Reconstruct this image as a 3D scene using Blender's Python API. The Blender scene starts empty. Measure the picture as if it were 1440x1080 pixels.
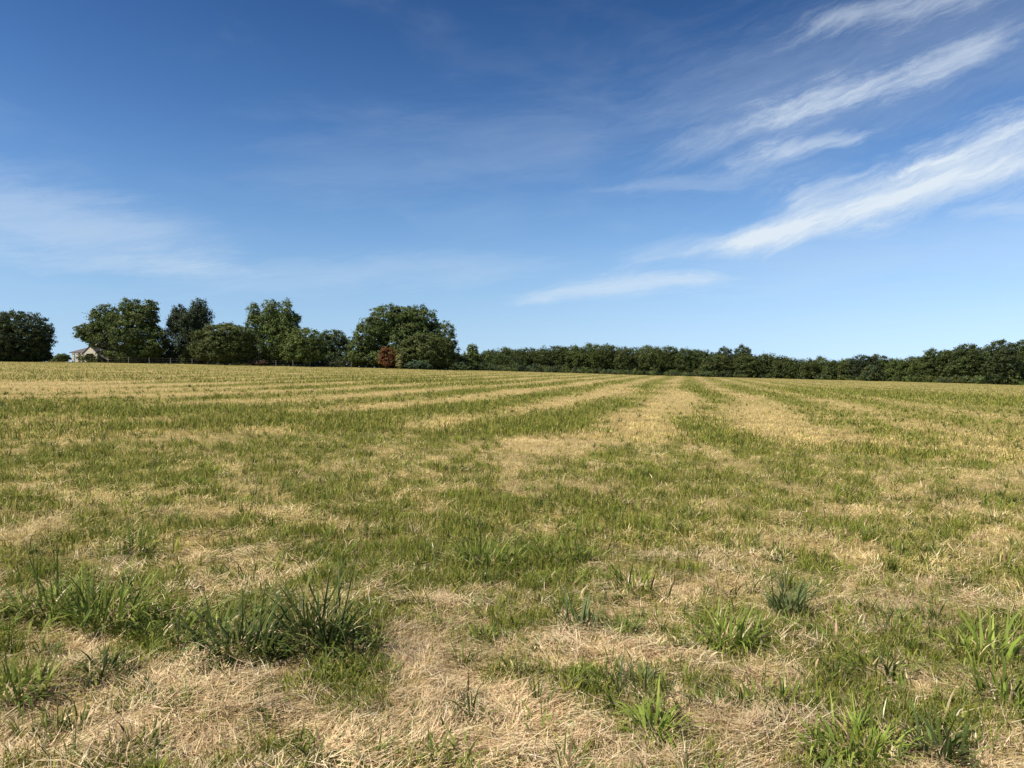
import bpy, math, random
import numpy as np

rng = np.random.default_rng(11)
random.seed(11)
C = bpy.context.scene.collection
PW, PH, F = 1440.0, 1080.0, 1040.0        # the photograph's pixels and focal length in pixels
EYE = 1.6
PITCH = math.atan(40.0 / F)               # camera looks slightly down

SUN_AZ = math.radians(-118)                # clockwise from +Y (the view), so the sun stands to the left
SUN_EL = math.radians(54)

# ------------------------------------------------------------------ helpers
def tag(o, label=None, cat=None, group=None, kind=None):
    for k, v in (('label', label), ('category', cat), ('group', group), ('kind', kind)):
        if v: o[k] = v
    return o

def ray(px, py):
    """world direction through a point of the photograph, scaled to dy = 1"""
    px = np.asarray(px, float); py = np.asarray(py, float)
    x = (px - 720) / F; yc = (540 - py) / F
    cy = math.cos(PITCH) + yc * math.sin(PITCH)
    cz = -math.sin(PITCH) + yc * math.cos(PITCH)
    return x / cy, cz / cy

# ------------------------------------------------------------------ noise
def _hash(ix, iy, seed):
    h = (ix.astype(np.int64) * 374761393 + iy.astype(np.int64) * 668265263 + seed * 974711) & 0x7fffffff
    h = ((h ^ (h >> 13)) * 1274126177) & 0x7fffffff
    h = (h ^ (h >> 16)) & 0xffffff
    return h / float(0xffffff)

def vnoise(x, y, seed=0):
    ix = np.floor(x); iy = np.floor(y); fx = x - ix; fy = y - iy
    fx = fx * fx * (3 - 2 * fx); fy = fy * fy * (3 - 2 * fy)
    a = _hash(ix, iy, seed); b = _hash(ix + 1, iy, seed)
    c = _hash(ix, iy + 1, seed); d = _hash(ix + 1, iy + 1, seed)
    return (a * (1 - fx) + b * fx) * (1 - fy) + (c * (1 - fx) + d * fx) * fy

def fbm(x, y, seed=0, octv=4, gain=0.5):
    s = 0; a = 1; t = 0
    for k in range(octv):
        s = s + a * vnoise(x * 2 ** k + 17.3 * k, y * 2 ** k - 9.1 * k, seed + k); t += a; a *= gain
    return s / t

def sstep(a, b, x):
    t = np.clip((x - a) / (b - a), 0, 1); return t * t * (3 - 2 * t)

# ------------------------------------------------------------------ terrain
LPX = np.array([-400, 0, 200, 400, 640, 800, 900, 1000, 1100, 1200, 1300, 1440, 1800], float)
LPY = np.array([502, 508.5, 511, 515, 520, 524.5, 527.5, 530, 532.5, 535, 537.5, 541.5, 549], float)
LD = np.array([140, 140, 140, 142, 150, 185, 190, 190, 190, 180, 168, 150, 140], float)
_u, _v = ray(LPX, LPY)
LAZ = np.arctan(_u)
LS = EYE / LD + _v
KN_AZ = np.concatenate([[-math.pi, -1.4], LAZ, [1.4, math.pi]])
KN_G = np.concatenate([[0, 0.0], LS * np.cos(LAZ), [0.0, 0]])
KN_D = np.concatenate([[150, 150], LD / np.cos(LAZ), [150, 150]])
# smooth the tables so that the field has no creases
_azs = np.linspace(-math.pi, math.pi, 1441)
def _smooth(kn):
    t = np.interp(_azs, KN_AZ, kn); k = np.hanning(61); k /= k.sum()
    return np.convolve(np.pad(t, 30, mode='wrap'), k, 'valid')
_G, _D = _smooth(KN_G), _smooth(KN_D)

def ground_z(x, y):
    x = np.asarray(x, float); y = np.asarray(y, float)
    r = np.hypot(x, y); az = np.arctan2(x, y)
    g = np.interp(az, _azs, _G); d = np.interp(az, _azs, _D)
    z = r * g
    z = z - 0.03 * np.maximum(0, r - d - 12)
    near = np.clip(r / 4, 0, 1)
    z = z + near * (0.10 * (fbm(x / 9, y / 9, 5, 2) - 0.5) + 0.05 * (fbm(x / 2.2, y / 2.2, 6, 2) - 0.5))
    z = z + np.clip(1.6 - r / 25, 0, 1) * (0.045 * (fbm(x / 0.5, y / 0.5, 7, 3) - 0.5) + 0.02 * (vnoise(x / 0.11, y / 0.11, 8) - 0.5))
    z = z + 0.02 * np.clip(1.6 - r / 12, 0, 1) * (vnoise(x / 0.05, y / 0.05, 9) - 0.5)
    return z

def gz(x, y): return float(ground_z(np.array([x]), np.array([y]))[0])

def on_ground(px, py):
    """where the field is seen at a point of the photograph"""
    u, v = ray(px, py); u = float(u); v = float(v)
    az = math.atan(u); s = float(np.interp(az, _azs, _G)) / math.cos(az)
    y = EYE / max(1e-4, s - v)
    for _ in range(8):
        y += (EYE + v * y - gz(u * y, y)) / max(1e-3, (s - v)) * 0.7
    return u * y, y

# green grass (1) or cut dry straw (0): where each grows on the field
PATCH = []   # x, y, rx, ry, amount
def patch(px, py, rx, ry, amt):
    x, y = on_ground(px, py)
    _, y0 = on_ground(px, py + ry); _, y1 = on_ground(px, py - ry)
    PATCH.append((x, y, rx * y / F, max(0.1, abs(y1 - y0) / 2), amt))

for a in [(360, 870, 190, 70, .30), (110, 850, 110, 50, .25), (1220, 1010, 70, 60, .28), (1370, 900, 100, 70, .18),
          (640, 770, 120, 45, .22), (800, 770, 70, 30, .15), (890, 805, 50, 25, .15), (20, 960, 50, 50, .25),
          (1040, 880, 50, 30, .12), (1100, 850, 50, 40, .15), (1240, 920, 60, 30, .15), (920, 1010, 50, 40, .1),
          (300, 660, 200, 30, .15), (600, 690, 160, 40, .12), (1000, 690, 220, 40, .15), (840, 650, 130, 28, .25),
          (500, 600, 75, 14, .45), (120, 572, 150, 9, .35), (200, 580, 50, 9, .4), (330, 582, 120, 8, .3),
          (650, 580, 60, 10, .3), (800, 590, 60, 14, .4), (1240, 640, 110, 18, .45), (1010, 620, 50, 25, .35),
          (1200, 600, 70, 14, .25), (100, 640, 110, 18, .2), (330, 640, 120, 16, .15),
          (1350, 560, 140, 12, .28), (1180, 550, 220, 7, .25), (600, 535, 130, 5, .3), (420, 545, 120, 4, .2),
          (110, 1000, 160, 40, -.35), (350, 1010, 160, 45, -.45), (620, 1040, 160, 40, -.4), (820, 960, 150, 60, -.15),
          (1040, 1030, 60, 40, -.25), (50, 750, 80, 35, -.16), (330, 745, 90, 25, -.1), (1130, 860, 40, 25, -.1),
          (720, 680, 60, 18, -.25), (1040, 720, 60, 22, -.3), (1250, 700, 120, 25, -.25), (90, 545, 300, 10, -.35),
          (1120, 605, 80, 25, -.3), (920, 600, 55, 30, -.3), (940, 560, 60, 20, -.3), (680, 610, 70, 12, -.2),
          (560, 630, 60, 10, -.15), (330, 511, 30, 2, -.6), (1400, 640, 60, 14, -.1), (1180, 760, 60, 20, -.15)]:
    patch(*a)

def swath(x, y):
    th = math.radians(12.8)
    s = x * math.cos(th) - y * math.sin(th)
    a = y - 23.0; b = -16.2 - s
    k = 5.0
    m = -k * np.log(np.exp(np.clip(-a / k, -60, 60)) + np.exp(np.clip(-b / k, -60, 60)))
    return m

def green(x, y):
    r = np.hypot(x, y)
    base = np.interp(r, [2, 4, 5.5, 8, 13, 20, 40, 90, 150], [.20, .40, .50, .50, .48, .43, .45, .47, .49])
    f = swath(x, y) + 1.0 * (fbm(x / 3, y / 3, 31, 3) - 0.5) + 1.6 * (fbm(x / 11, y / 22, 35, 2) - 0.5)
    st = 0.5 + 0.5 * np.cos(2 * math.pi * f / 4.2 + 1.65)
    amp = sstep(11, 17, y) * np.interp(x / np.maximum(y, 1), [-.7, -.2, .1, .35, .6], [.40, .85, 1.0, .65, .15])
    amp = amp * np.interp(r, [50, 130], [1, .5]) * (0.15 + 1.7 * fbm(x / 3.5, y / 8, 33, 3) ** 1.3)
    m = base + amp * (st - 0.52)
    for (px_, py_, rx, ry, amt) in PATCH:
        d = ((x - px_) / rx) ** 2 + ((y - py_) / ry) ** 2
        m = m + amt * (.6 if py_ < 13 else 1.0) * np.exp(-d * 1.1)
    n = fbm(x / 0.42, y / 0.42, 41, 4, .8) - 0.5
    n2 = fbm(x / 3.6, y / 3.6, 44, 3) - 0.5
    m = m + n * np.interp(r, [0, 12, 40, 150], [1.5, 1.5, .8, .4]) + n2 * 0.25
    return np.clip(m, 0, 1)

# ------------------------------------------------------------------ mesh building
def make_mesh(name, verts, polys_flat, sizes, mat, col=None, parent=None, smooth=False, attr='col'):
    me = bpy.data.meshes.new(name)
    nv = len(verts); me.vertices.add(nv)
    me.vertices.foreach_set('co', np.asarray(verts, np.float32).ravel())
    me.loops.add(len(polys_flat)); me.loops.foreach_set('vertex_index', np.asarray(polys_flat, np.int32))
    sizes = np.asarray(sizes, np.int32); st = np.zeros(len(sizes), np.int32); st[1:] = np.cumsum(sizes)[:-1]
    me.polygons.add(len(sizes)); me.polygons.foreach_set('loop_start', st)
    me.polygons.foreach_set('use_smooth', np.full(len(sizes), smooth, bool))
    if col is not None:
        a = me.attributes.new(attr, 'FLOAT_COLOR', 'POINT')
        c4 = np.ones((nv, 4), np.float32); c4[:, :3] = col
        a.data.foreach_set('color', c4.ravel())
    me.update(calc_edges=True)
    me.materials.append(mat)
    o = bpy.data.objects.new(name, me); C.objects.link(o)
    if parent: o.parent = parent
    return o

class MB:
    def __init__(s): s.v = []; s.p = []; s.n = []
    def add(s, vs, fs):
        o = len(s.v); s.v += [tuple(v) for v in vs]
        for f in fs: s.p += [o + i for i in f]; s.n.append(len(f))
    def box(s, x0, x1, y0, y1, z0, z1):
        s.add([(x0, y0, z0), (x1, y0, z0), (x1, y1, z0), (x0, y1, z0), (x0, y0, z1), (x1, y0, z1), (x1, y1, z1), (x0, y1, z1)],
              [(0, 3, 2, 1), (4, 5, 6, 7), (0, 1, 5, 4), (1, 2, 6, 5), (2, 3, 7, 6), (3, 0, 4, 7)])
    def prism(s, pts, y0, y1):
        """polygon in x,z pulled along y"""
        n = len(pts)
        vs = [(x, y0, z) for x, z in pts] + [(x, y1, z) for x, z in pts]
        fs = [tuple(range(n)), tuple(range(2 * n - 1, n - 1, -1))] + [(i, i + n, (i + 1) % n + n, (i + 1) % n) for i in range(n)]
        s.add(vs, fs)
    def tube(s, path, radii, k=8):
        rings = []
        for i, p in enumerate(path):
            p = np.array(p, float)
            a = np.array(path[max(0, i - 1)], float); b = np.array(path[min(len(path) - 1, i + 1)], float)
            t = b - a; t /= np.linalg.norm(t) + 1e-9
            e = np.cross(t, (0.3, 1, 0.1)); e /= np.linalg.norm(e) + 1e-9; g = np.cross(t, e)
            rings.append([p + radii[i] * (math.cos(2 * math.pi * j / k) * e + math.sin(2 * math.pi * j / k) * g) for j in range(k)])
        vs = [q for r in rings for q in r]; fs = []
        for i in range(len(path) - 1):
            for j in range(k):
                fs.append((i * k + j, i * k + (j + 1) % k, (i + 1) * k + (j + 1) % k, (i + 1) * k + j))
        fs.append(tuple(range(k - 1, -1, -1))); fs.append(tuple((len(path) - 1) * k + j for j in range(k)))
        s.add(vs, fs)
    def build(s, name, mat, parent=None): return make_mesh(name, s.v, s.p, s.n, mat, None, parent)

def empty(name, loc):
    o = bpy.data.objects.new(name, None); C.objects.link(o); o.location = loc; o.empty_display_size = 0.3
    return o

# ------------------------------------------------------------------ materials
def new_mat(name):
    m = bpy.data.materials.new(name); m.use_nodes = True
    return m, m.node_tree, m.node_tree.nodes['Principled BSDF'], m.node_tree.nodes['Material Output']

def plain(name, rgb, rough=.8, var=.15, scale=6):
    m, nt, b, out = new_mat(name)
    tc = nt.nodes.new('ShaderNodeTexCoord'); nz = nt.nodes.new('ShaderNodeTexNoise'); nz.inputs['Scale'].default_value = scale
    nz.inputs['Detail'].default_value = 5
    nt.links.new(tc.outputs['Object'], nz.inputs['Vector'])
    mx = nt.nodes.new('ShaderNodeMix'); mx.data_type = 'RGBA'
    mx.inputs[6].default_value = (*[c * (1 - var) for c in rgb], 1); mx.inputs[7].default_value = (*[min(1, c * (1 + var)) for c in rgb], 1)
    nt.links.new(nz.outputs['Fac'], mx.inputs[0]); nt.links.new(mx.outputs[2], b.inputs['Base Color'])
    b.inputs['Roughness'].default_value = rough
    return m

def leafy(name, trans=.35, rough=.6, spec=.25):
    m, nt, b, out = new_mat(name)
    at = nt.nodes.new('ShaderNodeAttribute'); at.attribute_name = 'col'
    nt.links.new(at.outputs['Color'], b.inputs['Base Color'])
    b.inputs['Roughness'].default_value = rough; b.inputs['Specular IOR Level'].default_value = spec
    tr = nt.nodes.new('ShaderNodeBsdfTranslucent'); nt.links.new(at.outputs['Color'], tr.inputs['Color'])
    mx = nt.nodes.new('ShaderNodeMixShader'); mx.inputs[0].default_value = trans
    nt.links.new(b.outputs[0], mx.inputs[1]); nt.links.new(tr.outputs[0], mx.inputs[2]); nt.links.new(mx.outputs[0], out.inputs['Surface'])
    return m

M_BLADE = leafy('grass_blades', .30, .6, .15)
M_LEAF = leafy('tree_leaves', .25, .6, .2)
M_BARK = plain('bark', (.10, .08, .06), .9, .35, 3)
M_WALL = plain('cream_render', (.76, .69, .54), .85, .08, 2)
M_WHITE = plain('white_paint', (.80, .74, .62), .6, .05, 4)
M_TILE = plain('dark_roof_tiles', (.085, .07, .065), .8, .35, 9)
M_GREYROOF = plain('grey_roof_sheet', (.20, .19, .18), .7, .2, 5)
M_DARK = plain('dark_interior', (.03, .028, .025), .8, .2, 3)
M_POST = plain('weathered_wood', (.24, .20, .16), .85, .2, 12)
M_WIRE = plain('galvanised_wire', (.16, .15, .14), .6, .1, 20)
gm, gnt, gb, _o = new_mat('window_glass')
gb.inputs['Base Color'].default_value = (.03, .04, .04, 1); gb.inputs['Roughness'].default_value = .08
M_GLASS = gm

def field_material():
    m, nt, b, out = new_mat('field_soil_and_straw')
    N = nt.nodes; L = nt.links
    at = N.new('ShaderNodeAttribute'); at.attribute_name = 'green'
    tc = N.new('ShaderNodeTexCoord')
    def noise(scale, detail=6, rough=.65):
        n = N.new('ShaderNodeTexNoise'); n.inputs['Scale'].default_value = scale; n.inputs['Detail'].default_value = detail
        n.inputs['Roughness'].default_value = rough
        L.new(tc.outputs['Object'], n.inputs['Vector']); return n.outputs['Fac']
    def ramp(fac, stops):
        r = N.new('ShaderNodeValToRGB'); cr = r.color_ramp
        while len(cr.elements) < len(stops): cr.elements.new(.5)
        for e, (p, c) in zip(cr.elements, stops): e.position = p; e.color = (*c, 1)
        L.new(fac, r.inputs[0]); return r.outputs[0]
    def mix(fac, a, c):
        x = N.new('ShaderNodeMix'); x.data_type = 'RGBA'; L.new(fac, x.inputs[0]); L.new(a, x.inputs[6]); L.new(c, x.inputs[7]); return x.outputs[2]
    def mth(op, a, b_=None, clamp=False):
        x = N.new('ShaderNodeMath'); x.operation = op; x.use_clamp = clamp
        for i, s in enumerate((a, b_)):
            if s is None: continue
            if hasattr(s, 'links'): L.new(s, x.inputs[i])
            else: x.inputs[i].default_value = s
        return x.outputs[0]
    n1 = noise(7, 8, .75); n2 = noise(55, 5, .7); n3 = noise(1.2, 6, .6)
    f = mth('ADD', mth('MULTIPLY', n1, .5), mth('MULTIPLY', n2, .5))
    straw = ramp(f, [(.30, (.07, .045, .028)), (.42, (.22, .15, .08)), (.52, (.37, .28, .115)), (.64, (.49, .385, .165)), (.8, (.58, .475, .23))])
    grn = ramp(f, [(.30, (.05, .055, .02)), (.45, (.11, .115, .022)), (.6, (.185, .18, .036)), (.78, (.28, .255, .065))])
    g = mth('ADD', mth('SUBTRACT', at.outputs['Fac'], .0), mth('MULTIPLY', mth('SUBTRACT', mth('ADD', mth('MULTIPLY', n1, .6), mth('MULTIPLY', n3, .4)), .5), 1.1))
    g = mth('SUBTRACT', mth('MULTIPLY', g, 1.6), .22, True)
    L.new(mix(g, straw, grn), b.inputs['Base Color'])
    b.inputs['Roughness'].default_value = 1; b.inputs['Specular IOR Level'].default_value = .05
    bp = N.new('ShaderNodeBump'); bp.inputs['Strength'].default_value = .7; bp.inputs['Distance'].default_value = .03
    L.new(f, bp.inputs['Height']); L.new(bp.outputs[0], b.inputs['Normal'])
    return m

# ------------------------------------------------------------------ the field: one sheet to beyond the horizon
def build_field():
    front = np.radians(np.arange(-47, 47.01, .26))
    back = np.radians(np.arange(52, 309, 6.0))
    az = np.concatenate([front, back])
    r = np.concatenate([[.12], np.exp(np.arange(math.log(.6), math.log(3500), .0125))])
    A, R = np.meshgrid(az, r)
    X = R * np.sin(A); Y = R * np.cos(A); Z = ground_z(X, Y)
    G = green(X.ravel(), Y.ravel())
    nr, na = X.shape
    v = np.stack([X.ravel(), Y.ravel(), Z.ravel()], 1)
    i = np.arange(nr - 1)[:, None] * na; j = np.arange(na)[None, :]; jn = (j + 1) % na
    q = np.stack([i + j, i + na + j, i + na + jn, i + jn], -1).reshape(-1, 4)
    flat = q.ravel(); sizes = np.full(len(q), 4)
    flat = np.concatenate([flat, np.arange(na)]); sizes = np.append(sizes, na)
    o = make_mesh('field', v, flat, sizes, field_material(), np.repeat(G[:, None], 3, 1), smooth=True, attr='green')
    tag(o, 'mown hay field of dry straw striped with green regrowth', 'field', kind='structure')
build_field()

# ------------------------------------------------------------------ blades
def blades(pos, head, length, width, lean, bend, col, S, twist=None):
    """numpy arrays, one row per blade -> verts, flat polys, sizes, colours"""
    n = len(pos)
    dx, dy = np.cos(head), np.sin(head)
    if twist is None: twist = rng.uniform(-.9, .9, n)
    sx, sy = np.cos(head + math.pi / 2 + twist), np.sin(head + math.pi / 2 + twist)
    p = pos.copy(); nv = 2 * S + 1
    V = np.zeros((n, nv, 3), np.float32)
    for k in range(S + 1):
        t = k / S
        w = width * (1 - t ** 2) * .5 if S < 4 else width * .5 * min(1.0, .55 + 1.8 * t) * (1 - t ** 2.2)
        if k < S:
            V[:, 2 * k, 0] = p[:, 0] - sx * w; V[:, 2 * k, 1] = p[:, 1] - sy * w; V[:, 2 * k, 2] = p[:, 2]
            V[:, 2 * k + 1, 0] = p[:, 0] + sx * w; V[:, 2 * k + 1, 1] = p[:, 1] + sy * w; V[:, 2 * k + 1, 2] = p[:, 2]
        else:
            V[:, 2 * S] = p
        th = lean + bend * 1.35 * (t + .5 / S) ** 1.6
        p = p + (length / S)[:, None] * np.stack([np.sin(th) * dx, np.sin(th) * dy, np.cos(th)], 1)
    pat = []; sz = []
    for k in range(S - 1): pat += [2 * k, 2 * k + 1, 2 * k + 3, 2 * k + 2]; sz.append(4)
    pat += [2 * S - 2, 2 * S - 1, 2 * S]; sz.append(3)
    flat = (np.arange(n)[:, None] * nv + np.array(pat)[None, :]).ravel()
    return V.reshape(-1, 3), flat, np.tile(sz, n), np.repeat(col, nv, 0)

class Bag:
    def __init__(s): s.V = []; s.F = []; s.N = []; s.Cc = []; s.n = 0
    def put(s, r):
        V, Fl, N, c = r; s.V.append(V); s.F.append(Fl + s.n); s.N.append(N); s.Cc.append(c); s.n += len(V)
    def build(s, name, mat, parent=None, origin=None):
        V = np.concatenate(s.V)
        if origin is not None: V = V - np.array(origin, np.float32)
        return make_mesh(name, V, np.concatenate(s.F), np.concatenate(s.N), mat, np.concatenate(s.Cc), parent)

def pick(cols, n, jit=.18):
    c = np.array(cols)[rng.integers(0, len(cols), n)]
    return np.clip(c * rng.uniform(1 - jit, 1 + jit, (n, 1)) * rng.uniform(.94, 1.06, (n, 3)), 0.005, .9)

STRAW = [(.74, .59, .35), (.66, .51, .29), (.54, .41, .22), (.80, .68, .45), (.36, .25, .13), (.68, .54, .31), (.60, .42, .25), (.22, .15, .085)]
STRAW_FAR = [(.65, .53, .22), (.58, .46, .18), (.46, .355, .125), (.66, .545, .245), (.33, .245, .095), (.37, .29, .11)]
GREEN = [(.145, .18, .024), (.18, .215, .028), (.22, .245, .034), (.11, .145, .024), (.25, .265, .046), (.075, .10, .021)]
OLIVE = [(.25, .24, .042), (.29, .265, .052), (.205, .205, .034), (.37, .315, .082), (.165, .155, .036)]

def scatter(n, r0, r1, pw, half=40.0):
    t = rng.uniform(0, 1, n); e = 1 - pw
    r = (r0 ** (e) + t * (r1 ** e - r0 ** e)) ** (1 / e)
    a = np.radians(rng.uniform(-half, half, n))
    return r * np.sin(a), r * np.cos(a)

straw, grass = Bag(), Bag()
# pw is the exponent of dn/dr
for (n, r0, r1, pw, wid, Ls, Lg, S) in [(185000, 2.1, 6.5, .35, .0036, (.03, .15), (.04, .11), 2),
                                        (200000, 6.5, 16, .5, .0055, (.05, .17), (.05, .13), 2),
                                        (190000, 16, 48, .9, .013, (.10, .22), (.07, .19), 2),
                                        (170000, 48, 185, 1.1, .040, (.14, .26), (.10, .22), 1)]:
    x, y = scatter(n, r0, r1, pw)
    g = green(x, y); isg = rng.uniform(0, 1, n) < np.clip((g - (.27 if r0 < 16 else .22)) * (1.9 if r0 < 16 else 1.4), .04, .80)
    z = ground_z(x, y)
    # straw: mostly lying, swept one way or another, some stubble standing
    m = ~isg; k = m.sum()
    P = np.stack([x[m], y[m], z[m] + rng.uniform(-.005, .028, k) * (1 if r0 < 16 else .5)], 1)
    heap = fbm(P[:, 0] / .32, P[:, 1] / .32, 52, 3)
    if r0 < 16: P[:, 2] += np.maximum(0, heap - .5) * rng.uniform(0, .35, k)
    flow = 11 * fbm(P[:, 0] / .3, P[:, 1] / .3, 51, 2)
    stand = rng.uniform(0, 1, k) < (.16 if r0 < 6 else .3 if r0 < 16 else .55)
    ln = rng.uniform(*Ls, k); ln[stand] *= .45
    lean = np.where(stand, rng.normal(.3, .3, k), rng.uniform(1.15, 1.62, k))
    bend = np.where(stand, rng.normal(.3, .4, k), rng.normal(.05, .22, k))
    c = pick(STRAW if r0 < 6 else STRAW + STRAW_FAR * 2 if r0 < 16 else STRAW_FAR, k) * np.clip(.55 + .95 * fbm(P[:, 0] / .7, P[:, 1] / .7, 53, 3), .7, 1.25)[:, None]
    straw.put(blades(P, flow + rng.normal(0, 1.0, k), ln, wid * rng.uniform(.6, 1.4, k), lean, bend, c, S))
    # green regrowth, short and upright
    k = isg.sum(); gg = g[isg]
    P = np.stack([x[isg], y[isg], z[isg] - .005], 1)
    ln = rng.uniform(*Lg, k) * (.6 + .75 * gg) * (.7 + .7 * vnoise(P[:, 0] / .4, P[:, 1] / .4, 55))
    c = np.where((rng.uniform(0, 1, k) < np.interp(np.hypot(P[:, 0], P[:, 1]), [3, 8, 15, 40], [.2, .4, .55, .6]))[:, None], pick(OLIVE, k), pick(GREEN, k))
    grass.put(blades(P, rng.uniform(0, 6.28, k), ln, wid * 1.25 * rng.uniform(.7, 1.4, k), np.abs(rng.normal(.25, .22, k)), np.abs(rng.normal(.55, .4, k)), c, S))
# small unnumbered clumps of regrowth scattered through the near field
x, y = scatter(11000, 2.5, 42, .3, 38)
keep = rng.uniform(0, 1, len(x)) < np.clip((green(x, y) - .2) * 1.6, 0.06, .9); x, y = x[keep], y[keep]
hgt = rng.uniform(.06, .19, len(x)) * np.interp(np.hypot(x, y), [3, 12, 40], [.85, 1, 1.25]); nb = rng.integers(7, 22, len(x))
idx = np.repeat(np.arange(len(x)), nb); k = len(idx)
a = rng.uniform(0, 6.28, k); rr = rng.uniform(0, .05, k)
bx, by = x[idx] + rr * np.cos(a), y[idx] + rr * np.sin(a)
P = np.stack([bx, by, ground_z(bx, by) - .008], 1)
cc = pick(GREEN + GREEN[:2] + GREEN[5:], len(x), .35)[idx] * rng.uniform(.8, 1.2, (k, 1))
grass.put(blades(P, a + rng.normal(0, .6, k), hgt[idx] * rng.uniform(.6, 1.2, k), rng.uniform(.005, .013, k) * np.interp(np.hypot(bx, by), [5, 40], [1, 2.2]), np.abs(rng.normal(.35, .25, k)), np.abs(rng.normal(.9, .6, k)), cc, 4))

# broader leaved small tufts, too many and too mixed to count
x, y = scatter(750, 2.7, 12, .25, 37)
keep = rng.uniform(0, 1, len(x)) < np.clip(green(x, y) * 1.4, .22, .95); x, y = x[keep], y[keep]
hgt = rng.uniform(.07, .17, len(x)); nb = rng.integers(8, 26, len(x)); sp = rng.uniform(.03, .10, len(x))
idx = np.repeat(np.arange(len(x)), nb); k = len(idx)
a = rng.uniform(0, 6.28, k); rr = sp[idx] * np.sqrt(rng.uniform(0, 1, k))
bx, by = x[idx] + rr * np.cos(a), y[idx] + rr * np.sin(a)
P = np.stack([bx, by, ground_z(bx, by) - .008], 1)
cc = pick([(.09, .12, .026), (.12, .16, .03), (.16, .21, .035), (.20, .26, .045), (.14, .17, .04), (.24, .27, .06)], len(x), .2)[idx] * rng.uniform(.75, 1.25, (k, 1))
dead = rng.uniform(0, 1, k) < .14; cc[dead] = pick(STRAW, dead.sum())
grass.put(blades(P, a + rng.normal(0, .8, k), hgt[idx] * rng.uniform(.5, 1.3, k), rng.uniform(.007, .016, k), np.abs(rng.normal(.4, .3, k)), np.abs(rng.normal(1.1, .8, k)), cc, 5))

tag(straw.build('straw_litter', M_BLADE), 'cut dry straw and stubble lying over the field', 'straw', kind='stuff')
tag(grass.build('grass', M_BLADE), 'short green regrowth coming up through the straw', 'grass', kind='stuff')

# ------------------------------------------------------------------ the larger tufts one can count in the foreground
DARK = [(.06, .085, .021), (.078, .108, .025), (.045, .068, .02), (.11, .14, .032), (.16, .175, .045)]
MID = [(.14, .18, .03), (.18, .22, .038), (.10, .14, .026), (.24, .26, .055)]
BRIGHT = [(.19, .26, .038), (.24, .30, .05), (.15, .20, .032), (.29, .32, .07)]
BLUE = [(.11, .145, .05), (.13, .165, .06), (.09, .12, .04), (.21, .22, .08)]
def tuft(name, px, py, hpx, spx, n, cols, label, cat='grass tuft', width=(.009, .019), splay=.7, bendm=1.25, lean_dir=None):
    x, y = on_ground(px, py); d = math.hypot(x, y); z = gz(x, y)
    h = hpx * d / F; s = spx * d / F
    b = Bag(); n = int(n * 1.5); h *= .95
    a = rng.uniform(0, 6.28, n); rr = s * .9 * np.sqrt(rng.uniform(0, 1, n))
    bx = x + rr * np.cos(a); by = y + rr * np.sin(a) * .8
    P = np.stack([bx, by, ground_z(bx, by) - .01], 1)
    hd = a + rng.normal(0, .7, n)
    L = h * rng.uniform(.4, 1.2, n)
    b.put(blades(P, hd, L, rng.uniform(*width, n), np.abs(rng.normal(splay * .6, splay * .6, n)), np.abs(rng.normal(bendm, .8, n)), pick(cols, n, .25), 5))
    k = n                                          # short leaves and dead ones at the foot
    a = rng.uniform(0, 6.28, k); rr = s * .8 * np.sqrt(rng.uniform(0, 1, k))
    bx = x + rr * np.cos(a); by = y + rr * np.sin(a) * .8
    P = np.stack([bx, by, ground_z(bx, by) - .008], 1)
    cf = np.where((rng.uniform(0, 1, k) < .45)[:, None], pick(STRAW, k), pick(cols, k))
    b.put(blades(P, rng.uniform(0, 6.28, k), h * rng.uniform(.25, .6, k), rng.uniform(*width, k) * .8, rng.uniform(.4, 1.2, k), rng.uniform(0, .8, k), cf, 4))
    o = b.build(name, M_BLADE, None, (x, y, z)); o.location = (x, y, z)
    tag(o, label, cat, 'large tufts in the near field')
T = 'grass_tuft'
tuft(T, 145, 955, 62, 24, 40, DARK, 'narrow dark upright tuft alone in the straw near the left edge')
tuft('weed_rosette', 205, 1055, 42, 30, 26, DARK, 'dark low rosette of broad leaves in dry straw near the bottom left corner', 'weed', (.010, .020), .9, .6)
tuft(T, 340, 925, 110, 55, 120, DARK, 'big dark tuft in the middle of the large left clump')
tuft(T, 450, 905, 135, 42, 110, DARK, 'tallest dark tuft, at the right of the large left clump', bendm=.6)
tuft(T, 495, 920, 60, 42, 60, DARK, 'low dark spreading tuft at the right foot of the tallest tuft', splay=.8)
tuft(T, 70, 865, 85, 42, 85, MID, 'broad mid green tuft nearest the left edge behind the narrow dark one')
tuft(T, 150, 885, 95, 48, 100, MID, 'mid green tuft of upright blades left of the large dark clump', splay=.35)
tuft(T, 245, 900, 80, 48, 70, MID, 'looser green tuft between the upright tuft and the big dark one')
tuft(T, 445, 1082, 45, 24, 22, DARK, 'small dark tuft cut by the bottom edge, left of centre')
tuft(T, 665, 1008, 50, 22, 28, DARK, 'small dark tuft alone in straw at bottom centre', width=(.008, .015), splay=.6)
tuft(T, 805, 888, 58, 36, 40, BLUE, 'grey green tuft with blades fanned out at the centre of the foreground', splay=.7, bendm=.4)
tuft(T, 862, 900, 42, 18, 22, MID, 'little green tuft just right of the fanned grey green one')
tuft(T, 890, 828, 48, 38, 50, MID, 'wide green tuft behind the fanned grey green one', splay=.6)
tuft(T, 1030, 903, 72, 36, 60, BRIGHT, 'bright green tuft right of the foreground centre with a dark foot')
tuft(T, 1108, 866, 68, 24, 50, BLUE, 'bluish upright tuft behind and right of the bright green one', splay=.3)
tuft(T, 915, 1035, 72, 34, 60, BRIGHT, 'bright green rounded tuft low in the picture below the fanned ones')
tuft(T, 905, 975, 55, 44, 32, BLUE, 'sparse grey tuft fanned wide just behind the rounded bright tuft', splay=.9, bendm=.3)
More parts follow.
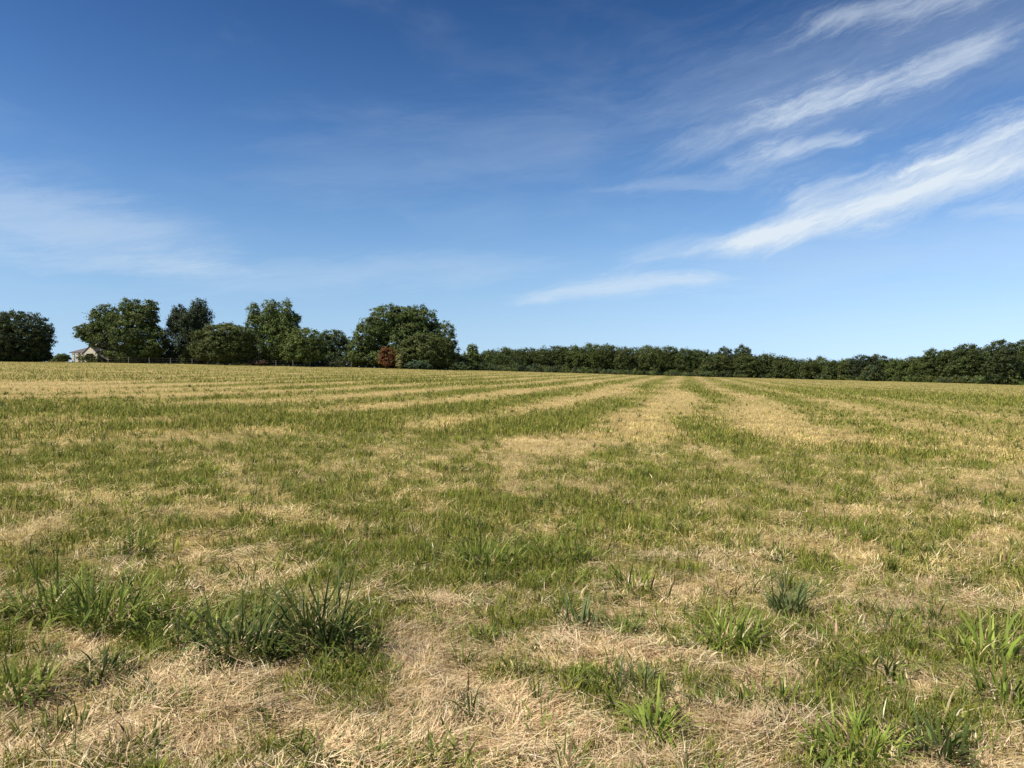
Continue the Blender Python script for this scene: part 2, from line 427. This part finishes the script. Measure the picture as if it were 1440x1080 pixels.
tuft(T, 1240, 948, 50, 38, 50, MID, 'low green tuft at right with straw around it')
tuft(T, 1080, 1002, 58, 42, 42, MID, 'thin splayed tuft left of the bright green mat at lower right', splay=.85, bendm=.4)
tuft(T, 1205, 1062, 66, 62, 150, BRIGHT, 'bright leafy green mat at the bottom right')
tuft(T, 1325, 1070, 76, 28, 60, DARK, 'dark tall tuft at the bottom right between the mat and the corner')
tuft('weed_plant', 1382, 925, 75, 34, 30, BRIGHT, 'broad leaved pale green weed near the right edge', 'weed', (.014, .026), .7, .5)
tuft(T, 1412, 990, 62, 34, 50, MID, 'green tuft touching the right edge below the broad leaved weed')
tuft(T, 685, 797, 58, 44, 110, MID, 'dense green tuft at the centre, farthest of the big tufts', splay=.35)
tuft(T, 788, 790, 46, 40, 70, MID, 'soft green tuft right of the dense farthest one', splay=.4)
tuft(T, 18, 985, 68, 36, 80, MID, 'bushy green tuft cut by the left edge')
tuft(T, 190, 782, 58, 15, 28, MID, 'thin tall tuft standing far behind the large left clump')

x, y = on_ground(52, 990)
def stalk():
    mb = MB(); pts = []
    for (px, py) in [(2, 1020), (40, 992), (80, 975), (122, 962)]:
        a, b = on_ground(px, py); pts.append((a - x, b - y, gz(a, b) - gz(x, y) + .03))
    mb.tube(pts, [.005, .0045, .0035, .002], 6)
    o = mb.build('dry_stalk', plain('dry_stalk', (.52, .42, .24), .7, .2, 40)); o.location = (x, y, gz(x, y))
    tag(o, 'long dry pale stalk lying in the straw at the left edge', 'stalk')
stalk()

# ------------------------------------------------------------------ trees
def leaf_cloud(bag, cen, rad, n_clump, leaf, cols, per=26, rc=.5, spike=0.0, floor=None, inner=.25, tone=1.0):
    cen = np.array(cen, float); rad = np.array(rad, float)
    d = rng.normal(0, 1, (n_clump, 3)); d /= np.linalg.norm(d, axis=1)[:, None]
    lump = .80 + .38 * (fbm(d[:, 0] * 2.3 + cen[0], d[:, 2] * 2.3 + d[:, 1] * 1.7 + cen[1], 61, 2) - .5) * 1.3
    fr = np.where(rng.uniform(0, 1, n_clump) < inner, rng.uniform(.25, .8, n_clump), rng.uniform(.86, 1.06, n_clump)) * lump * 1.12
    if spike > 0: fr = fr * (1 + spike * np.maximum(0, d[:, 2]) * rng.uniform(-.3, 1, n_clump))
    cc = cen + d * rad * fr[:, None]
    rcl = rc * rng.uniform(.6, 1.35, n_clump)
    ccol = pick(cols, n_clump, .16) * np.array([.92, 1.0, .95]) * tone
    idx = np.repeat(np.arange(n_clump), per); k = len(idx)
    off = rng.normal(0, .5, (k, 3)) * rcl[idx][:, None] * np.array([1, 1, .62 if spike == 0 else 1.0])
    p = cc[idx] + off
    nrm = rng.normal(0, .75, (k, 3)) + d[idx] * .7 + off / (rcl[idx][:, None] + 1e-6) * .5 + np.array([0, 0, .35])
    nrm /= np.linalg.norm(nrm, axis=1)[:, None]
    t = np.cross(nrm, rng.normal(0, 1, (k, 3))); t /= np.linalg.norm(t, axis=1)[:, None] + 1e-9
    b = np.cross(nrm, t)
    s = leaf * rng.uniform(.55, 1.4, k)[:, None]
    V = np.stack([p - t * s, p + b * s * .5, p + t * s, p - b * s * .5], 1)
    col = ccol[idx] * rng.uniform(.8, 1.2, (k, 1))
    if floor is not None:
        ok = p[:, 2] > floor; V = V[ok]; col = col[ok]; k = len(V)
    V = V.reshape(-1, 3).astype(np.float32)
    bag.put((V, np.arange(4 * k), np.full(k, 4), np.repeat(col, 4, 0)))

OAK = [(.070, .088, .022), (.085, .105, .027), (.056, .072, .020), (.105, .122, .030)]
OAKL = [(.10, .125, .030), (.12, .145, .034), (.085, .105, .026), (.145, .165, .040)]
PINE = [(.038, .050, .022), (.046, .060, .024), (.058, .066, .028)]
OLV = [(.105, .112, .030), (.09, .10, .028), (.13, .13, .036)]
GREYG = [(.085, .115, .06), (.07, .10, .052), (.10, .13, .065)]
RUST = [(.26, .09, .032), (.21, .075, .028), (.29, .11, .038), (.13, .08, .03), (.17, .065, .026)]
YELL = [(.26, .22, .08), (.22, .20, .07), (.30, .25, .11)]

def tree(name, label, cat, Y, lobes, cols, group=None, trunk=None, leaf=.155, spike=0.0, dens=1.0, rc=.5, per=36, hue=None, inner=.25, tone=.95):
    """lobes: (px, py, rx, ry[, dy]) in the photograph, placed at the distance Y with real depth"""
    px0 = trunk if trunk is not None else sum(l[0] * l[2] for l in lobes) / sum(l[2] for l in lobes)
    u, _ = ray(px0, 510); bx = float(u) * Y; bz = gz(bx, Y)
    root = empty(name, (bx, Y, bz)); tag(root, label, cat, group)
    bag = Bag(); wl = []
    for l in lobes:
        dy = l[4] if len(l) > 4 else 0
        yy = Y + dy
        u, v = ray(l[0], l[1]); c = np.array([float(u) * yy - bx, dy, EYE + float(v) * yy - bz])
        rx, rz = l[2] * yy / F, l[3] * yy / F
        r = np.array([rx, (rx + rz) / 2, rz]); wl.append((c, r))
        area = 4 * math.pi * ((rx * rx + 2 * rx * rz) / 3)
        n = max(8, int(area * dens * .62 / rc ** 2 * .75))
        leaf_cloud(bag, c, r, n, leaf, cols, per, rc, spike, .05, inner, tone)
    bag.build('crown', M_LEAF, root)
    # trunk and limbs
    top = max(c[2] + r[2] for c, r in wl); big = max(wl, key=lambda q: q[1][0] * q[1][2])
    mb = MB(); r0 = max(.05, top * .028)
    hub = np.array([big[0][0] * .4, big[0][1] * .4, max(.5, min(big[0][2], top * .45))])
    mb.tube([(0, 0, -.15), (0.02 * top, 0, hub[2] * .3), tuple(hub * (.8, .8, .72)), tuple(hub)], [r0 * 1.35, r0, r0 * .85, r0 * .7], 8)
    for c, r in wl:
        tip = c + np.array([0, 0, r[2] * .35]); midp = (hub + tip) / 2 + np.array([0, 0, .1 * r[2]])
        mb.tube([tuple(hub), tuple(midp), tuple(tip)], [r0 * .55, r0 * .35, r0 * .1], 6)
        for q in range(3):
            t2 = c + r * rng.normal(0, .42, 3); mb.tube([tuple(midp), tuple((midp + t2) / 2 + (0, 0, .05)), tuple(t2)], [r0 * .3, r0 * .2, r0 * .06], 5)
    mb.build('trunk', M_BARK, root)
    return root

GL = 'trees along the left edge of the field'
tree('round_oak', 'dark dome shaped tree standing apart at the left edge of the picture', 'tree', 140,
     [(14, 470, 54, 38), (-30, 474, 45, 34), (50, 478, 24, 28), (20, 492, 52, 16), (52, 500, 20, 9), (20, 502, 50, 8)], PINE + OAK[:1], GL, 12)
tree('oak_tree', 'big loose crowned oak overhanging the small house', 'tree', 143,
     [(118, 466, 14, 13), (148, 448, 24, 19), (138, 470, 24, 20), (182, 432, 15, 15), (211, 434, 12, 13), (197, 448, 26, 18), (178, 470, 42, 30), (215, 480, 22, 28), (185, 496, 44, 14)],
     OAKL + OAK, GL, 180)
tree('pine_tree', 'dark ragged conifer with pointed top between loose oak and rounded olive tree', 'tree', 146,
     [(280, 434, 11, 13), (282, 447, 17, 16), (253, 441, 10, 12), (252, 453, 16, 14), (267, 456, 26, 20), (264, 480, 34, 26), (262, 498, 32, 12)], PINE, GL, 266, spike=.25)
tree('round_tree', 'evenly rounded olive green tree right of the dark conifer', 'tree', 138,
     [(316, 480, 41, 29), (300, 488, 30, 22), (335, 488, 26, 22), (316, 498, 42, 12)], OLV + OAK[:2], GL, 316, rc=.4)
tree('poplar_tree', 'tall tree with three spiky tops in the middle of the left group', 'tree', 145,
     [(357, 444, 9, 16), (382, 436, 12, 17), (404, 440, 10, 17), (362, 462, 16, 20), (383, 458, 22, 22), (404, 462, 18, 20), (392, 480, 34, 24), (416, 448, 8, 6), (385, 498, 38, 13)],
     OAKL, GL, 385, spike=.3)
tree('broadleaf_tree', 'medium height bushy tree below the right shoulder of the spiky one', 'tree', 140,
     [(428, 480, 22, 22), (415, 490, 20, 20), (442, 488, 14, 20), (428, 499, 28, 12)], OAKL, GL, 428)
tree('willow_tree', 'pale grey green tree in the gap left of the big dome tree', 'tree', 155,
     [(467, 478, 17, 17), (457, 486, 14, 18), (484, 488, 14, 18), (470, 500, 28, 12)], GREYG + OAK, GL, 468)
tree('dome_oak', 'broad dome shaped oak, largest tree on the horizon', 'tree', 150,
     [(545, 455, 35, 26), (590, 452, 28, 22), (570, 446, 26, 17), (522, 472, 27, 26), (508, 494, 20, 22), (622, 478, 20, 26), (575, 478, 50, 32), (560, 502, 70, 14), (632, 498, 14, 18)],
     OAK + OAKL[:2], GL, 572)
tree('round_bush', 'rounded lighter green small tree in front of the dome oak', 'tree', 141,
     [(598, 492, 38, 26), (575, 500, 20, 16), (622, 502, 20, 16), (600, 508, 40, 9)], OLV + OAK[:2], GL, 600, rc=.4)
GB = 'bushes at the foot of the left trees'
tree('red_shrub', 'rust red shrub at the foot of the dome oak', 'shrub', 139, [(541, 494, 6, 7), (548, 498, 7, 9), (545, 508, 11, 8), (538, 504, 6, 9)], RUST, GB, rc=.3, leaf=.12)
tree('yellow_shrub', 'upright yellowish shrub just right of the rust red one', 'shrub', 138.5, [(563, 511, 6, 9), (562, 504, 5, 7)], YELL, GB, rc=.25, leaf=.11)
tree('pale_shrub', 'low grey green shrub under the rounded small tree', 'shrub', 138, [(590, 513, 13, 7), (578, 514, 8, 6), (602, 514, 8, 6)], GREYG, GB, rc=.25, leaf=.11)
tree('brown_shrub', 'long low reddish brown shrub under the spiky topped tree', 'shrub', 137, [(356, 510, 8, 4), (366, 510, 9, 4)], [(.14, .075, .045), (.11, .065, .04), (.17, .10, .06)], GB, rc=.22, leaf=.10)
tree('garden_hedge', 'low green garden shrub in the gap left of the house', 'shrub', 152, [(74, 506, 7, 6), (84, 504, 8, 7), (92, 503, 7, 7)], GREYG + OAKL, GB, rc=.3, leaf=.13)
tree('slim_tree', 'small slim tree alone between the dome oak and the wood', 'tree', 160, [(664, 492, 7, 8), (662, 500, 10, 10), (668, 506, 10, 10), (664, 514, 14, 8)], OAKL, GL, 664, spike=.2, rc=.4)
tree('low_oak', 'low dark tree filling the foot of the gap right of the dome oak', 'tree', 156, [(645, 508, 12, 12), (655, 513, 14, 8)], OAK, GL, 648, rc=.4)

# the wood on the right: each crown one can tell apart
W = 'trees of the wood on the right'
def base_line(px): return float(np.interp(px, LPX, LPY))
def wood(name, label, px, top, rx, Y, cols, spike=0.0, extra=()):
    b = base_line(px) + 1; h = b - top
    lobes = [(px, top + h * .34, rx * .85, h * .34), (px - rx * .35, top + h * .62, rx * .8, h * .40), (px + rx * .38, top + h * .60, rx * .78, h * .40)] + list(extra)
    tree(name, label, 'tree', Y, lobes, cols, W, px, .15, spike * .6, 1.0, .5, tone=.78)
LV = 'even topped dark oak in the level left stretch of the wood'
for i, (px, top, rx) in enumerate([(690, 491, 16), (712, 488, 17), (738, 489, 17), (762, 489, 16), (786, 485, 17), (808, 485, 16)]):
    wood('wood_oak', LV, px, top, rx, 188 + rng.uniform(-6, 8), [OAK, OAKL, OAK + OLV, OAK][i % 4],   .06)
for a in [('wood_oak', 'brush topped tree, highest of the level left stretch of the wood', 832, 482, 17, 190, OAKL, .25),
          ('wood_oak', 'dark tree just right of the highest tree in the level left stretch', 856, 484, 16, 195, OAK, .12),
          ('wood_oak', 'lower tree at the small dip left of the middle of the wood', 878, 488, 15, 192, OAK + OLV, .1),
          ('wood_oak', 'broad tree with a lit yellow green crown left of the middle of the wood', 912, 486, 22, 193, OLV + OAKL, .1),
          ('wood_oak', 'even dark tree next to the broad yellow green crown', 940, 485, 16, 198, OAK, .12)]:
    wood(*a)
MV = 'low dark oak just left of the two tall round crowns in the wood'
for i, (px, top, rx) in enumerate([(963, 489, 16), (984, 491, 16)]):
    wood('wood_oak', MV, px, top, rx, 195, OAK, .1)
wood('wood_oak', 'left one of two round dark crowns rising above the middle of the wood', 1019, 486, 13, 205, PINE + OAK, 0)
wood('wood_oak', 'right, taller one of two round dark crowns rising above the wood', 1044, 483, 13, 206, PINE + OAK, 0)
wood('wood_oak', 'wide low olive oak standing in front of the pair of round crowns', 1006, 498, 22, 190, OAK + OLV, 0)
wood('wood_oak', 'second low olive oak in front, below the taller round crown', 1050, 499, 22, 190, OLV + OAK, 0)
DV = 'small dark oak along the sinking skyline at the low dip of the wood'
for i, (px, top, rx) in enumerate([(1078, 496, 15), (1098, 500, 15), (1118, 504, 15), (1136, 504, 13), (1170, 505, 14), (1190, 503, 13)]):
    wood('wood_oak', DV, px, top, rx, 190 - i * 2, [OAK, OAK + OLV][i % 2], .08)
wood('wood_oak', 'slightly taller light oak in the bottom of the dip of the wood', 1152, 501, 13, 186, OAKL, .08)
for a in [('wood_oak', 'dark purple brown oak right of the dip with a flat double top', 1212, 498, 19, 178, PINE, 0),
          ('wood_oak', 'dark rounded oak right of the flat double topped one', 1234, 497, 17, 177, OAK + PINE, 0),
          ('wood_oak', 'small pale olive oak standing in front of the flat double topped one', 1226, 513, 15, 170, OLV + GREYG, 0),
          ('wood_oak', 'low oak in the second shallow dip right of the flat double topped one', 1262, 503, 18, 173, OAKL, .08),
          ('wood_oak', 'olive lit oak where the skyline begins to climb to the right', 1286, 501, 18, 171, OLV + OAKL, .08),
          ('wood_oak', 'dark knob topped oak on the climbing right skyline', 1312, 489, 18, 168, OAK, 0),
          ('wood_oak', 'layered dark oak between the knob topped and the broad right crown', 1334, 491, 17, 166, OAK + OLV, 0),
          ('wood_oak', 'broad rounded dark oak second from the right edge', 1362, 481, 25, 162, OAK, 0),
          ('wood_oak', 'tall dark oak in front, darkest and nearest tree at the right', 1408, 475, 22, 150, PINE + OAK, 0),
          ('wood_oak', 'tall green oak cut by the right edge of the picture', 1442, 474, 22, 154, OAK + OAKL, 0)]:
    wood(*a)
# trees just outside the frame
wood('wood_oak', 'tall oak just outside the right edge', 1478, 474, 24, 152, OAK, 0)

def undergrowth():
    bag = Bag(); z0 = 0
    for px in np.repeat(np.arange(636, 1500, 5.0), 2):
        Y = float(np.interp(px, LPX, LD)) - rng.uniform(-5, 5)
        u, _ = ray(px, 510); x = float(u) * Y; z = gz(x, Y)
        r = rng.uniform(.7, 1.5)
        leaf_cloud(bag, (x, Y, z + r * .45), (r * 1.2, r, r * .8), int(14 * r * r), .15, [OAK, OLV, GREYG + OAK, PINE][rng.integers(0, 4)], 22, .4, 0, z + .02)
    for px in np.repeat(np.arange(120, 640, 5.0), 2):
        Y = float(np.interp(px, LPX, LD)) + rng.uniform(3, 16)
        u, _ = ray(px, 510); x = float(u) * Y; z = gz(x, Y)
        r = rng.uniform(.8, 1.6)
        leaf_cloud(bag, (x, Y, z + r * .5), (r * 1.2, r, r), int(14 * r * r), .15, [OAK, PINE, OLV][rng.integers(0, 3)], 22, .4, 0, z + .02)
    o = bag.build('undergrowth', M_LEAF)
    tag(o, 'dense dark undergrowth closing the foot of the trees', 'undergrowth', kind='stuff')
undergrowth()
def back_wood():
    bag = Bag()
    for px in np.arange(676, 1500, 7.0):
        Y = float(np.interp(px, LPX, LD)) + rng.uniform(8, 22)
        top = float(np.interp(px, [676, 700, 800, 840, 940, 1000, 1060, 1120, 1190, 1230, 1270, 1310, 1360, 1410, 1500], [500, 496, 491, 489, 492, 497, 502, 511, 511, 505, 510, 500, 492, 484, 482])) + rng.uniform(-4, 2)
        u, v = ray(px, top); x = float(u) * Y; z1 = EYE + float(v) * Y; z = gz(x, Y)
        h = z1 - z
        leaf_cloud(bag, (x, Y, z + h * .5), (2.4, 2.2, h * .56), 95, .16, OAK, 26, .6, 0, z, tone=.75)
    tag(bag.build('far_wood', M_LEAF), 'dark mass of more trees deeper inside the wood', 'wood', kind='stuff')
back_wood()

# ------------------------------------------------------------------ the small house behind the left trees
def house():
    Y = 147.0
    def X(px): return float(ray(px, 500)[0]) * Y
    x0 = X(100); bz = gz(x0, Y) - .1
    def lx(px): return X(px) - x0
    def lz(py): return EYE + float(ray(100, py)[1]) * Y - bz
    root = empty('house', (x0, Y, bz))
    tag(root, 'small cream house with dark tiled roof half hidden by the loose oak', 'house')
    ev, rd = lz(496.5), lz(484.5)
    xl, xr = lx(103), lx(176)
    mb = MB()
    mb.box(lx(117), xr, 1.4, 7.0, -.6, ev); mb.box(lx(104), lx(117), 1.5, 7.0, -.6, ev)
    mb.build('wall', M_WALL, root)
    # hipped roof
    e0, e1 = lx(96.5), xr + .5; ya, yb, ym = .22, 7.6, 3.7
    r0, r1 = lx(123), xr - 2.0; t = .16
    mb = MB()
    mb.add([(e0, ya, ev + .02), (e1, ya, ev + .02), (e1, yb, ev + .02), (e0, yb, ev + .02), (e0, ya, ev + t), (e1, ya, ev + t), (e1, yb, ev + t), (e0, yb, ev + t), (r0, ym, rd), (r1, ym, rd)],
           [(0, 3, 2, 1), (0, 1, 5, 4), (1, 2, 6, 5), (2, 3, 7, 6), (3, 0, 4, 7), (4, 5, 9, 8), (5, 6, 9), (6, 7, 8, 9), (7, 4, 8)])
    roof = mb.build('roof', M_TILE, root)
    mb = MB(); cx = lx(121.5); mb.box(cx - .45, cx + .45, 3.0, 3.8, ev + 1.0, lz(480)); mb.box(cx - .52, cx + .52, 2.93, 3.87, lz(480) + .003, lz(480) + .12)
    mb.build('chimney', M_WALL, roof)
    for px in (102.2, 107.6, 114.5):
        mb = MB(); c = lx(px); w = .2
        mb.box(c - w, c + w, .1, .1 + 2 * w, -.6, ev - .12); mb.box(c - w - .06, c + w + .06, .04, .16 + 2 * w, ev - .118, ev + .015)
        mb.build('pillar', M_WHITE, root)
    d = MB(); d.box(lx(109), lx(112.5), 1.44, 1.497, -.4, 1.6); d.build('door', M_DARK, root)
    # front gable with a dark glazed opening
    g0, g1, gp = lx(119.5), lx(139), lx(129.3)
    gev, gpk = lz(497), lz(486.8)
    mb = MB()
    o0, o1, oz = lx(123.5), lx(134), lz(498)
    mb.prism([(g0, -.6), (o0, -.6), (o0, gev - .05), (g0, gev - .05)], -.6, -.3)
    mb.prism([(o1, -.6), (g1, -.6), (g1, gev - .05), (o1, gev - .05)], -.6, -.3)
    mb.prism([(g0, gev - .048), (g1, gev - .048), (gp, gpk - .1)], -.6, -.3)
    mb.box(g0, g0 + .28, -.298, 1.39, -.6, gev - .05); mb.box(g1 - .28, g1, -.298, 1.39, -.6, gev - .05)
    mb.build('gable', M_WALL, root)
    mb = MB()
    for a, b_ in ((g0 - .35, gp), (g1 + .35, gp)):
        za = gev - .28
        mb.prism([(a, za), (b_, gpk), (b_, gpk + .16), (a, za + .16)] if a < b_ else [(b_ + .002, gpk), (a, za), (a, za + .16), (b_ + .002, gpk + .16)], -.66, 3.4)
    mb.build('gable_roof', M_TILE, root)
    mb = MB(); w = .07
    mb.box(o0, o0 + w, -.42, -.34, -.5, gev - .06); mb.box(o1 - w, o1, -.42, -.34, -.5, gev - .06); mb.box((o0 + o1) / 2 - w / 2, (o0 + o1) / 2 + w / 2, -.42, -.34, -.5, gev - .06)
    fr = mb.build('window', M_WHITE, root)
    mb = MB(); mb.box(o0 + .01, o1 - .01, -.335, -.31, -.5, gev - .07); mb.build('pane', M_GLASS, fr)
    # lean-to
    l0, l1 = lx(139.6), lx(153)
    mb = MB(); mb.prism([(l0, -.6), (l1 - .3, -.6), (l1 - .3, .45), (l0, lz(498.2))], .2, 1.38); mb.build('lean_to', M_WALL, root)
    mb = MB(); mb.prism([(l0, lz(498)), (l1, .4), (l1, .52), (l0, lz(497.2))], -.3, 1.39); mb.build('lean_to_roof', M_GREYROOF, root)
house()

# ------------------------------------------------------------------ wire fence in front of the left trees
def fence():
    pxs = [152, 181, 210, 240, 270, 300, 328, 358, 388, 412, 436, 464, 494]
    base = []
    for px in pxs:
        Y = float(np.interp(px, LPX, LD)) - 4.5
        x = float(ray(px, 510)[0]) * Y; base.append((x, Y, gz(x, Y)))
    o = np.array(base[0]); root = empty('wire_fence', tuple(o)); tag(root, 'thin wire fence with weathered posts in front of the left trees', 'fence')
    for i, b in enumerate(base):
        p = np.array(b) - o; h = 1.15 + rng.uniform(-.08, .12)
        if i == 10: h = 1.75
        mb = MB(); mb.tube([tuple(p - (0, 0, .2)), tuple(p + (rng.uniform(-.03, .03), 0, h))], [.045, .038], 8); mb.build('post', M_POST, root)
    for hh in (.35, .7, 1.05):
        mb = MB(); mb.tube([tuple(np.array(b) - o + (0, -.06, hh)) for b in base], [.004] * len(base), 5); mb.build('wire', M_WIRE, root)
fence()

# ------------------------------------------------------------------ sky with cirrus
def world():
    w = bpy.data.worlds.new('World'); bpy.context.scene.world = w; w.use_nodes = True
    w.cycles.sampling_method = 'MANUAL'; w.cycles.sample_map_resolution = 256
    nt = w.node_tree; N = nt.nodes; L = nt.links; N.clear()
    def put(s, sock):
        if hasattr(s, 'links'): L.new(s, sock)
        else: sock.default_value = s
    def m(op, a, b=None, c=None, clamp=False):
        x = N.new('ShaderNodeMath'); x.operation = op; x.use_clamp = clamp
        for i, s in enumerate((a, b, c)):
            if s is not None: put(s, x.inputs[i])
        return x.outputs[0]
    def ss(a, b, x):
        r = N.new('ShaderNodeMapRange'); r.interpolation_type = 'SMOOTHSTEP'
        put(x, r.inputs[0]); r.inputs[1].default_value = a; r.inputs[2].default_value = b; return r.outputs[0]
    def vec(x, y, z=0.0):
        c = N.new('ShaderNodeCombineXYZ'); put(x, c.inputs[0]); put(y, c.inputs[1]); put(z, c.inputs[2]); return c.outputs[0]
    def noise(v, scale, det=5, rough=.55, dist=0.0):
        n = N.new('ShaderNodeTexNoise'); L.new(v, n.inputs['Vector']); n.inputs['Scale'].default_value = scale
        n.inputs['Detail'].default_value = det; n.inputs['Roughness'].default_value = rough; n.inputs['Distortion'].default_value = dist
        return n.outputs['Fac']
    tc = N.new('ShaderNodeTexCoord'); sp = N.new('ShaderNodeSeparateXYZ'); L.new(tc.outputs['Generated'], sp.inputs[0])
    X, Y, Z = sp.outputs
    yy = m('MAXIMUM', Y, .05)
    u0, v0 = m('DIVIDE', X, yy), m('DIVIDE', Z, yy)           # where on the northern sky one looks
    front = ss(.05, .3, Y)
    P0 = vec(u0, v0)
    # everything below is a drawing of the cirrus on the sky itself, in directions
    wu = m('MULTIPLY', m('SUBTRACT', noise(P0, 6, 5), .5), .085); wv = m('MULTIPLY', m('SUBTRACT', noise(vec(v0, u0, 3.1), 6, 5), .5), .035)
    u, v = m('ADD', u0, wu), m('ADD', v0, wv)
    Q = vec(u, v, 1.0)
    def lin(a, b, c):
        d = N.new('ShaderNodeVectorMath'); d.operation = 'DOT_PRODUCT'; L.new(Q, d.inputs[0]); d.inputs[1].default_value = (a, b, c); return d.outputs['Value']
    def turned(deg, ka, kb):
        a = math.radians(deg); ca, sa = math.cos(a), math.sin(a)
        return vec(lin(ka * ca, ka * sa, 0), lin(-kb * sa, kb * ca, 0), deg)
    FIB = [m('SUBTRACT', noise(turned(23, 6, 34), 1.0, 8, .74, .25), .5), m('SUBTRACT', noise(turned(5, 6, 40), 1.0, 7, .74, .25), .5)]
    total = None
    def streak(px, py, deg, Lp, Wp, st, grow=0.0, fine=1.0, soft=.75, lo=.16):
        nonlocal total
        cu, cv = (px - 720) / F, (500 - py) / F
        a = math.radians(deg); ca, sa = math.cos(a), math.sin(a); l, w_ = Lp / F, Wp / F
        an = lin(ca / l, sa / l, -(ca * cu + sa * cv) / l)
        bn = lin(-sa / w_, ca / w_, -(ca * cv - sa * cu) / w_)
        if grow: bn = m('DIVIDE', bn, m('MAXIMUM', m('MULTIPLY_ADD', an, grow, 1.0), .25))
        q = m('MULTIPLY', an, an)
        mask = m('POWER', .3679, m('MULTIPLY_ADD', bn, bn, m('MULTIPLY', q, q)))
        r = N.new('ShaderNodeMapRange'); r.interpolation_type = 'SMOOTHSTEP'
        L.new(m('MULTIPLY_ADD', FIB[0] if deg > 8 else FIB[1], fine, mask), r.inputs[0])
        r.inputs[1].default_value = lo; r.inputs[2].default_value = lo + soft; r.inputs[4].default_value = st
        d = m('MINIMUM', r.outputs[0], mask)
        total = d if total is None else m('ADD', total, d)
    #       px    py   deg   L    W    st
    streak(1255, 270, 17.5, 300, 44, .80, .6, 1.4, 1.05)
    streak(1225, 287, 15.5, 270, 14, .3, .3, 1.6, .9)
    streak(1380, 200, 20, 160, 10, .38, .4, 1.6, .9)
    streak(1060, 338, 9, 190, 20, .30, -.2, 1.5, 1.0)
    streak(1215, 126, 17, 205, 24, .46, .15, 2.2, 1.1)
    streak(1080, 172, 21, 190, 34, .17, 0, 1.8, 1.1)
    streak(1280, 14, 12, 170, 22, .36, 0, 2.2, 1.1)
    streak(1135, 206, 10, 70, 12, .42, 0, 2.2, 1.0)
    streak(1300, 235, 24, 60, 12, .25, 0, 2.2, 1.0)
    streak(1145, 268, 24, 45, 11, .25, 0, 2.2, 1.0)
    streak(1080, 229, 12, 60, 13, .20, 0, 2.2, 1.0)
    streak(875, 405, 5.5, 160, 14, .5, 0, 2.0, 1.0)
    streak(960, 262, 5, 130, 13, .17, .2, 2.0, 1.0)
    streak(1425, 299, 2, 80, 11, .28, 0, 1.6, 1.0)
    streak(70, 310, -11, 260, 60, .36, -.2, 1.3, 1.1)
    streak(150, 372, -4, 220, 18, .18, 0, 1.6, 1.0)
    streak(1290, 350, 6, 340, 60, .18, 0, 1.4, 1.1)
    streak(500, 385, 3, 300, 30, .18, 0, 1.7, 1.1)
    streak(640, 215, 8, 320, 70, .08, 0, 1.7, 1.1)
    streak(1250, 95, 16, 400, 120, .17, 0, 1.3, 1.1)
    # thin veil everywhere
    veil = m('MULTIPLY', ss(.45, .95, noise(vec(m('MULTIPLY', X, 2.6), m('MULTIPLY', Z, 7.0), Y), 1.7, 4, .6, .4)), .13)
    cl = m('MULTIPLY', total, front)
    cl = m('SUBTRACT', m('ADD', cl, veil), m('MULTIPLY', cl, veil), None, True)
    sky = N.new('ShaderNodeTexSky'); sky.sky_type = 'NISHITA'; sky.sun_disc = False
    sky.sun_elevation = SUN_EL; sky.sun_rotation = SUN_AZ
    sky.altitude = 200; sky.air_density = 1.0; sky.dust_density = .1; sky.ozone_density = 3.0
    # look the sky up a little higher than it stands: a clear dry horizon without the yellow band
    zc = m('MAXIMUM', Z, 0.0)
    zl = m('ADD', m('MULTIPLY', zc, m('MULTIPLY_ADD', zc, 1.4, .20)), .105)
    nv = N.new('ShaderNodeVectorMath'); nv.operation = 'NORMALIZE'; L.new(vec(X, Y, zl), nv.inputs[0]); L.new(nv.outputs[0], sky.inputs['Vector'])
    sc_ = N.new('ShaderNodeSeparateColor'); L.new(sky.outputs[0], sc_.inputs[0])
    cb = N.new('ShaderNodeCombineColor')           # deep dry summer blue: more contrast between zenith and horizon
    for i, (g, k) in enumerate(SKY_TONE): L.new(m('MULTIPLY', m('POWER', sc_.outputs[i], g), k), cb.inputs[i])
    mx = N.new('ShaderNodeMix'); mx.data_type = 'RGBA'; L.new(cl, mx.inputs[0]); L.new(cb.outputs[0], mx.inputs[6])
    mx.inputs[7].default_value = (4.6, 5.2, 5.8, 1)
    bg = N.new('ShaderNodeBackground'); bg.inputs['Strength'].default_value = .1
    L.new(mx.outputs[2], bg.inputs['Color'])
    out = N.new('ShaderNodeOutputWorld'); L.new(bg.outputs[0], out.inputs['Surface'])
SKY_TONE = ((2.25, .175), (1.88, .200), (1.80, .195))
world()

sd = bpy.data.lights.new('sun', 'SUN'); sd.energy = 5.0; sd.angle = math.radians(.53); sd.color = (1, .94, .84)
so = bpy.data.objects.new('sun', sd); C.objects.link(so)
from mathutils import Vector
sv = Vector((math.sin(SUN_AZ) * math.cos(SUN_EL), math.cos(SUN_AZ) * math.cos(SUN_EL), math.sin(SUN_EL)))
so.rotation_euler = (-sv).to_track_quat('-Z', 'Y').to_euler(); so.location = sv * 60

cd = bpy.data.cameras.new('camera'); cam = bpy.data.objects.new('camera', cd); C.objects.link(cam)
cam.location = (0, 0, EYE); cam.rotation_euler = (math.pi / 2 - PITCH, 0, 0)
cd.sensor_width = 36; cd.sensor_fit = 'HORIZONTAL'; cd.lens = 36 * F / PW; cd.clip_start = .05; cd.clip_end = 8000
sc = bpy.context.scene; sc.camera = cam
sc.view_settings.view_transform = 'Standard'; sc.view_settings.look = 'None'; sc.view_settings.exposure = 0.68; sc.view_settings.gamma = 1
sc.cycles.max_bounces = 4; sc.cycles.diffuse_bounces = 3; sc.cycles.transmission_bounces = 3; sc.cycles.glossy_bounces = 1
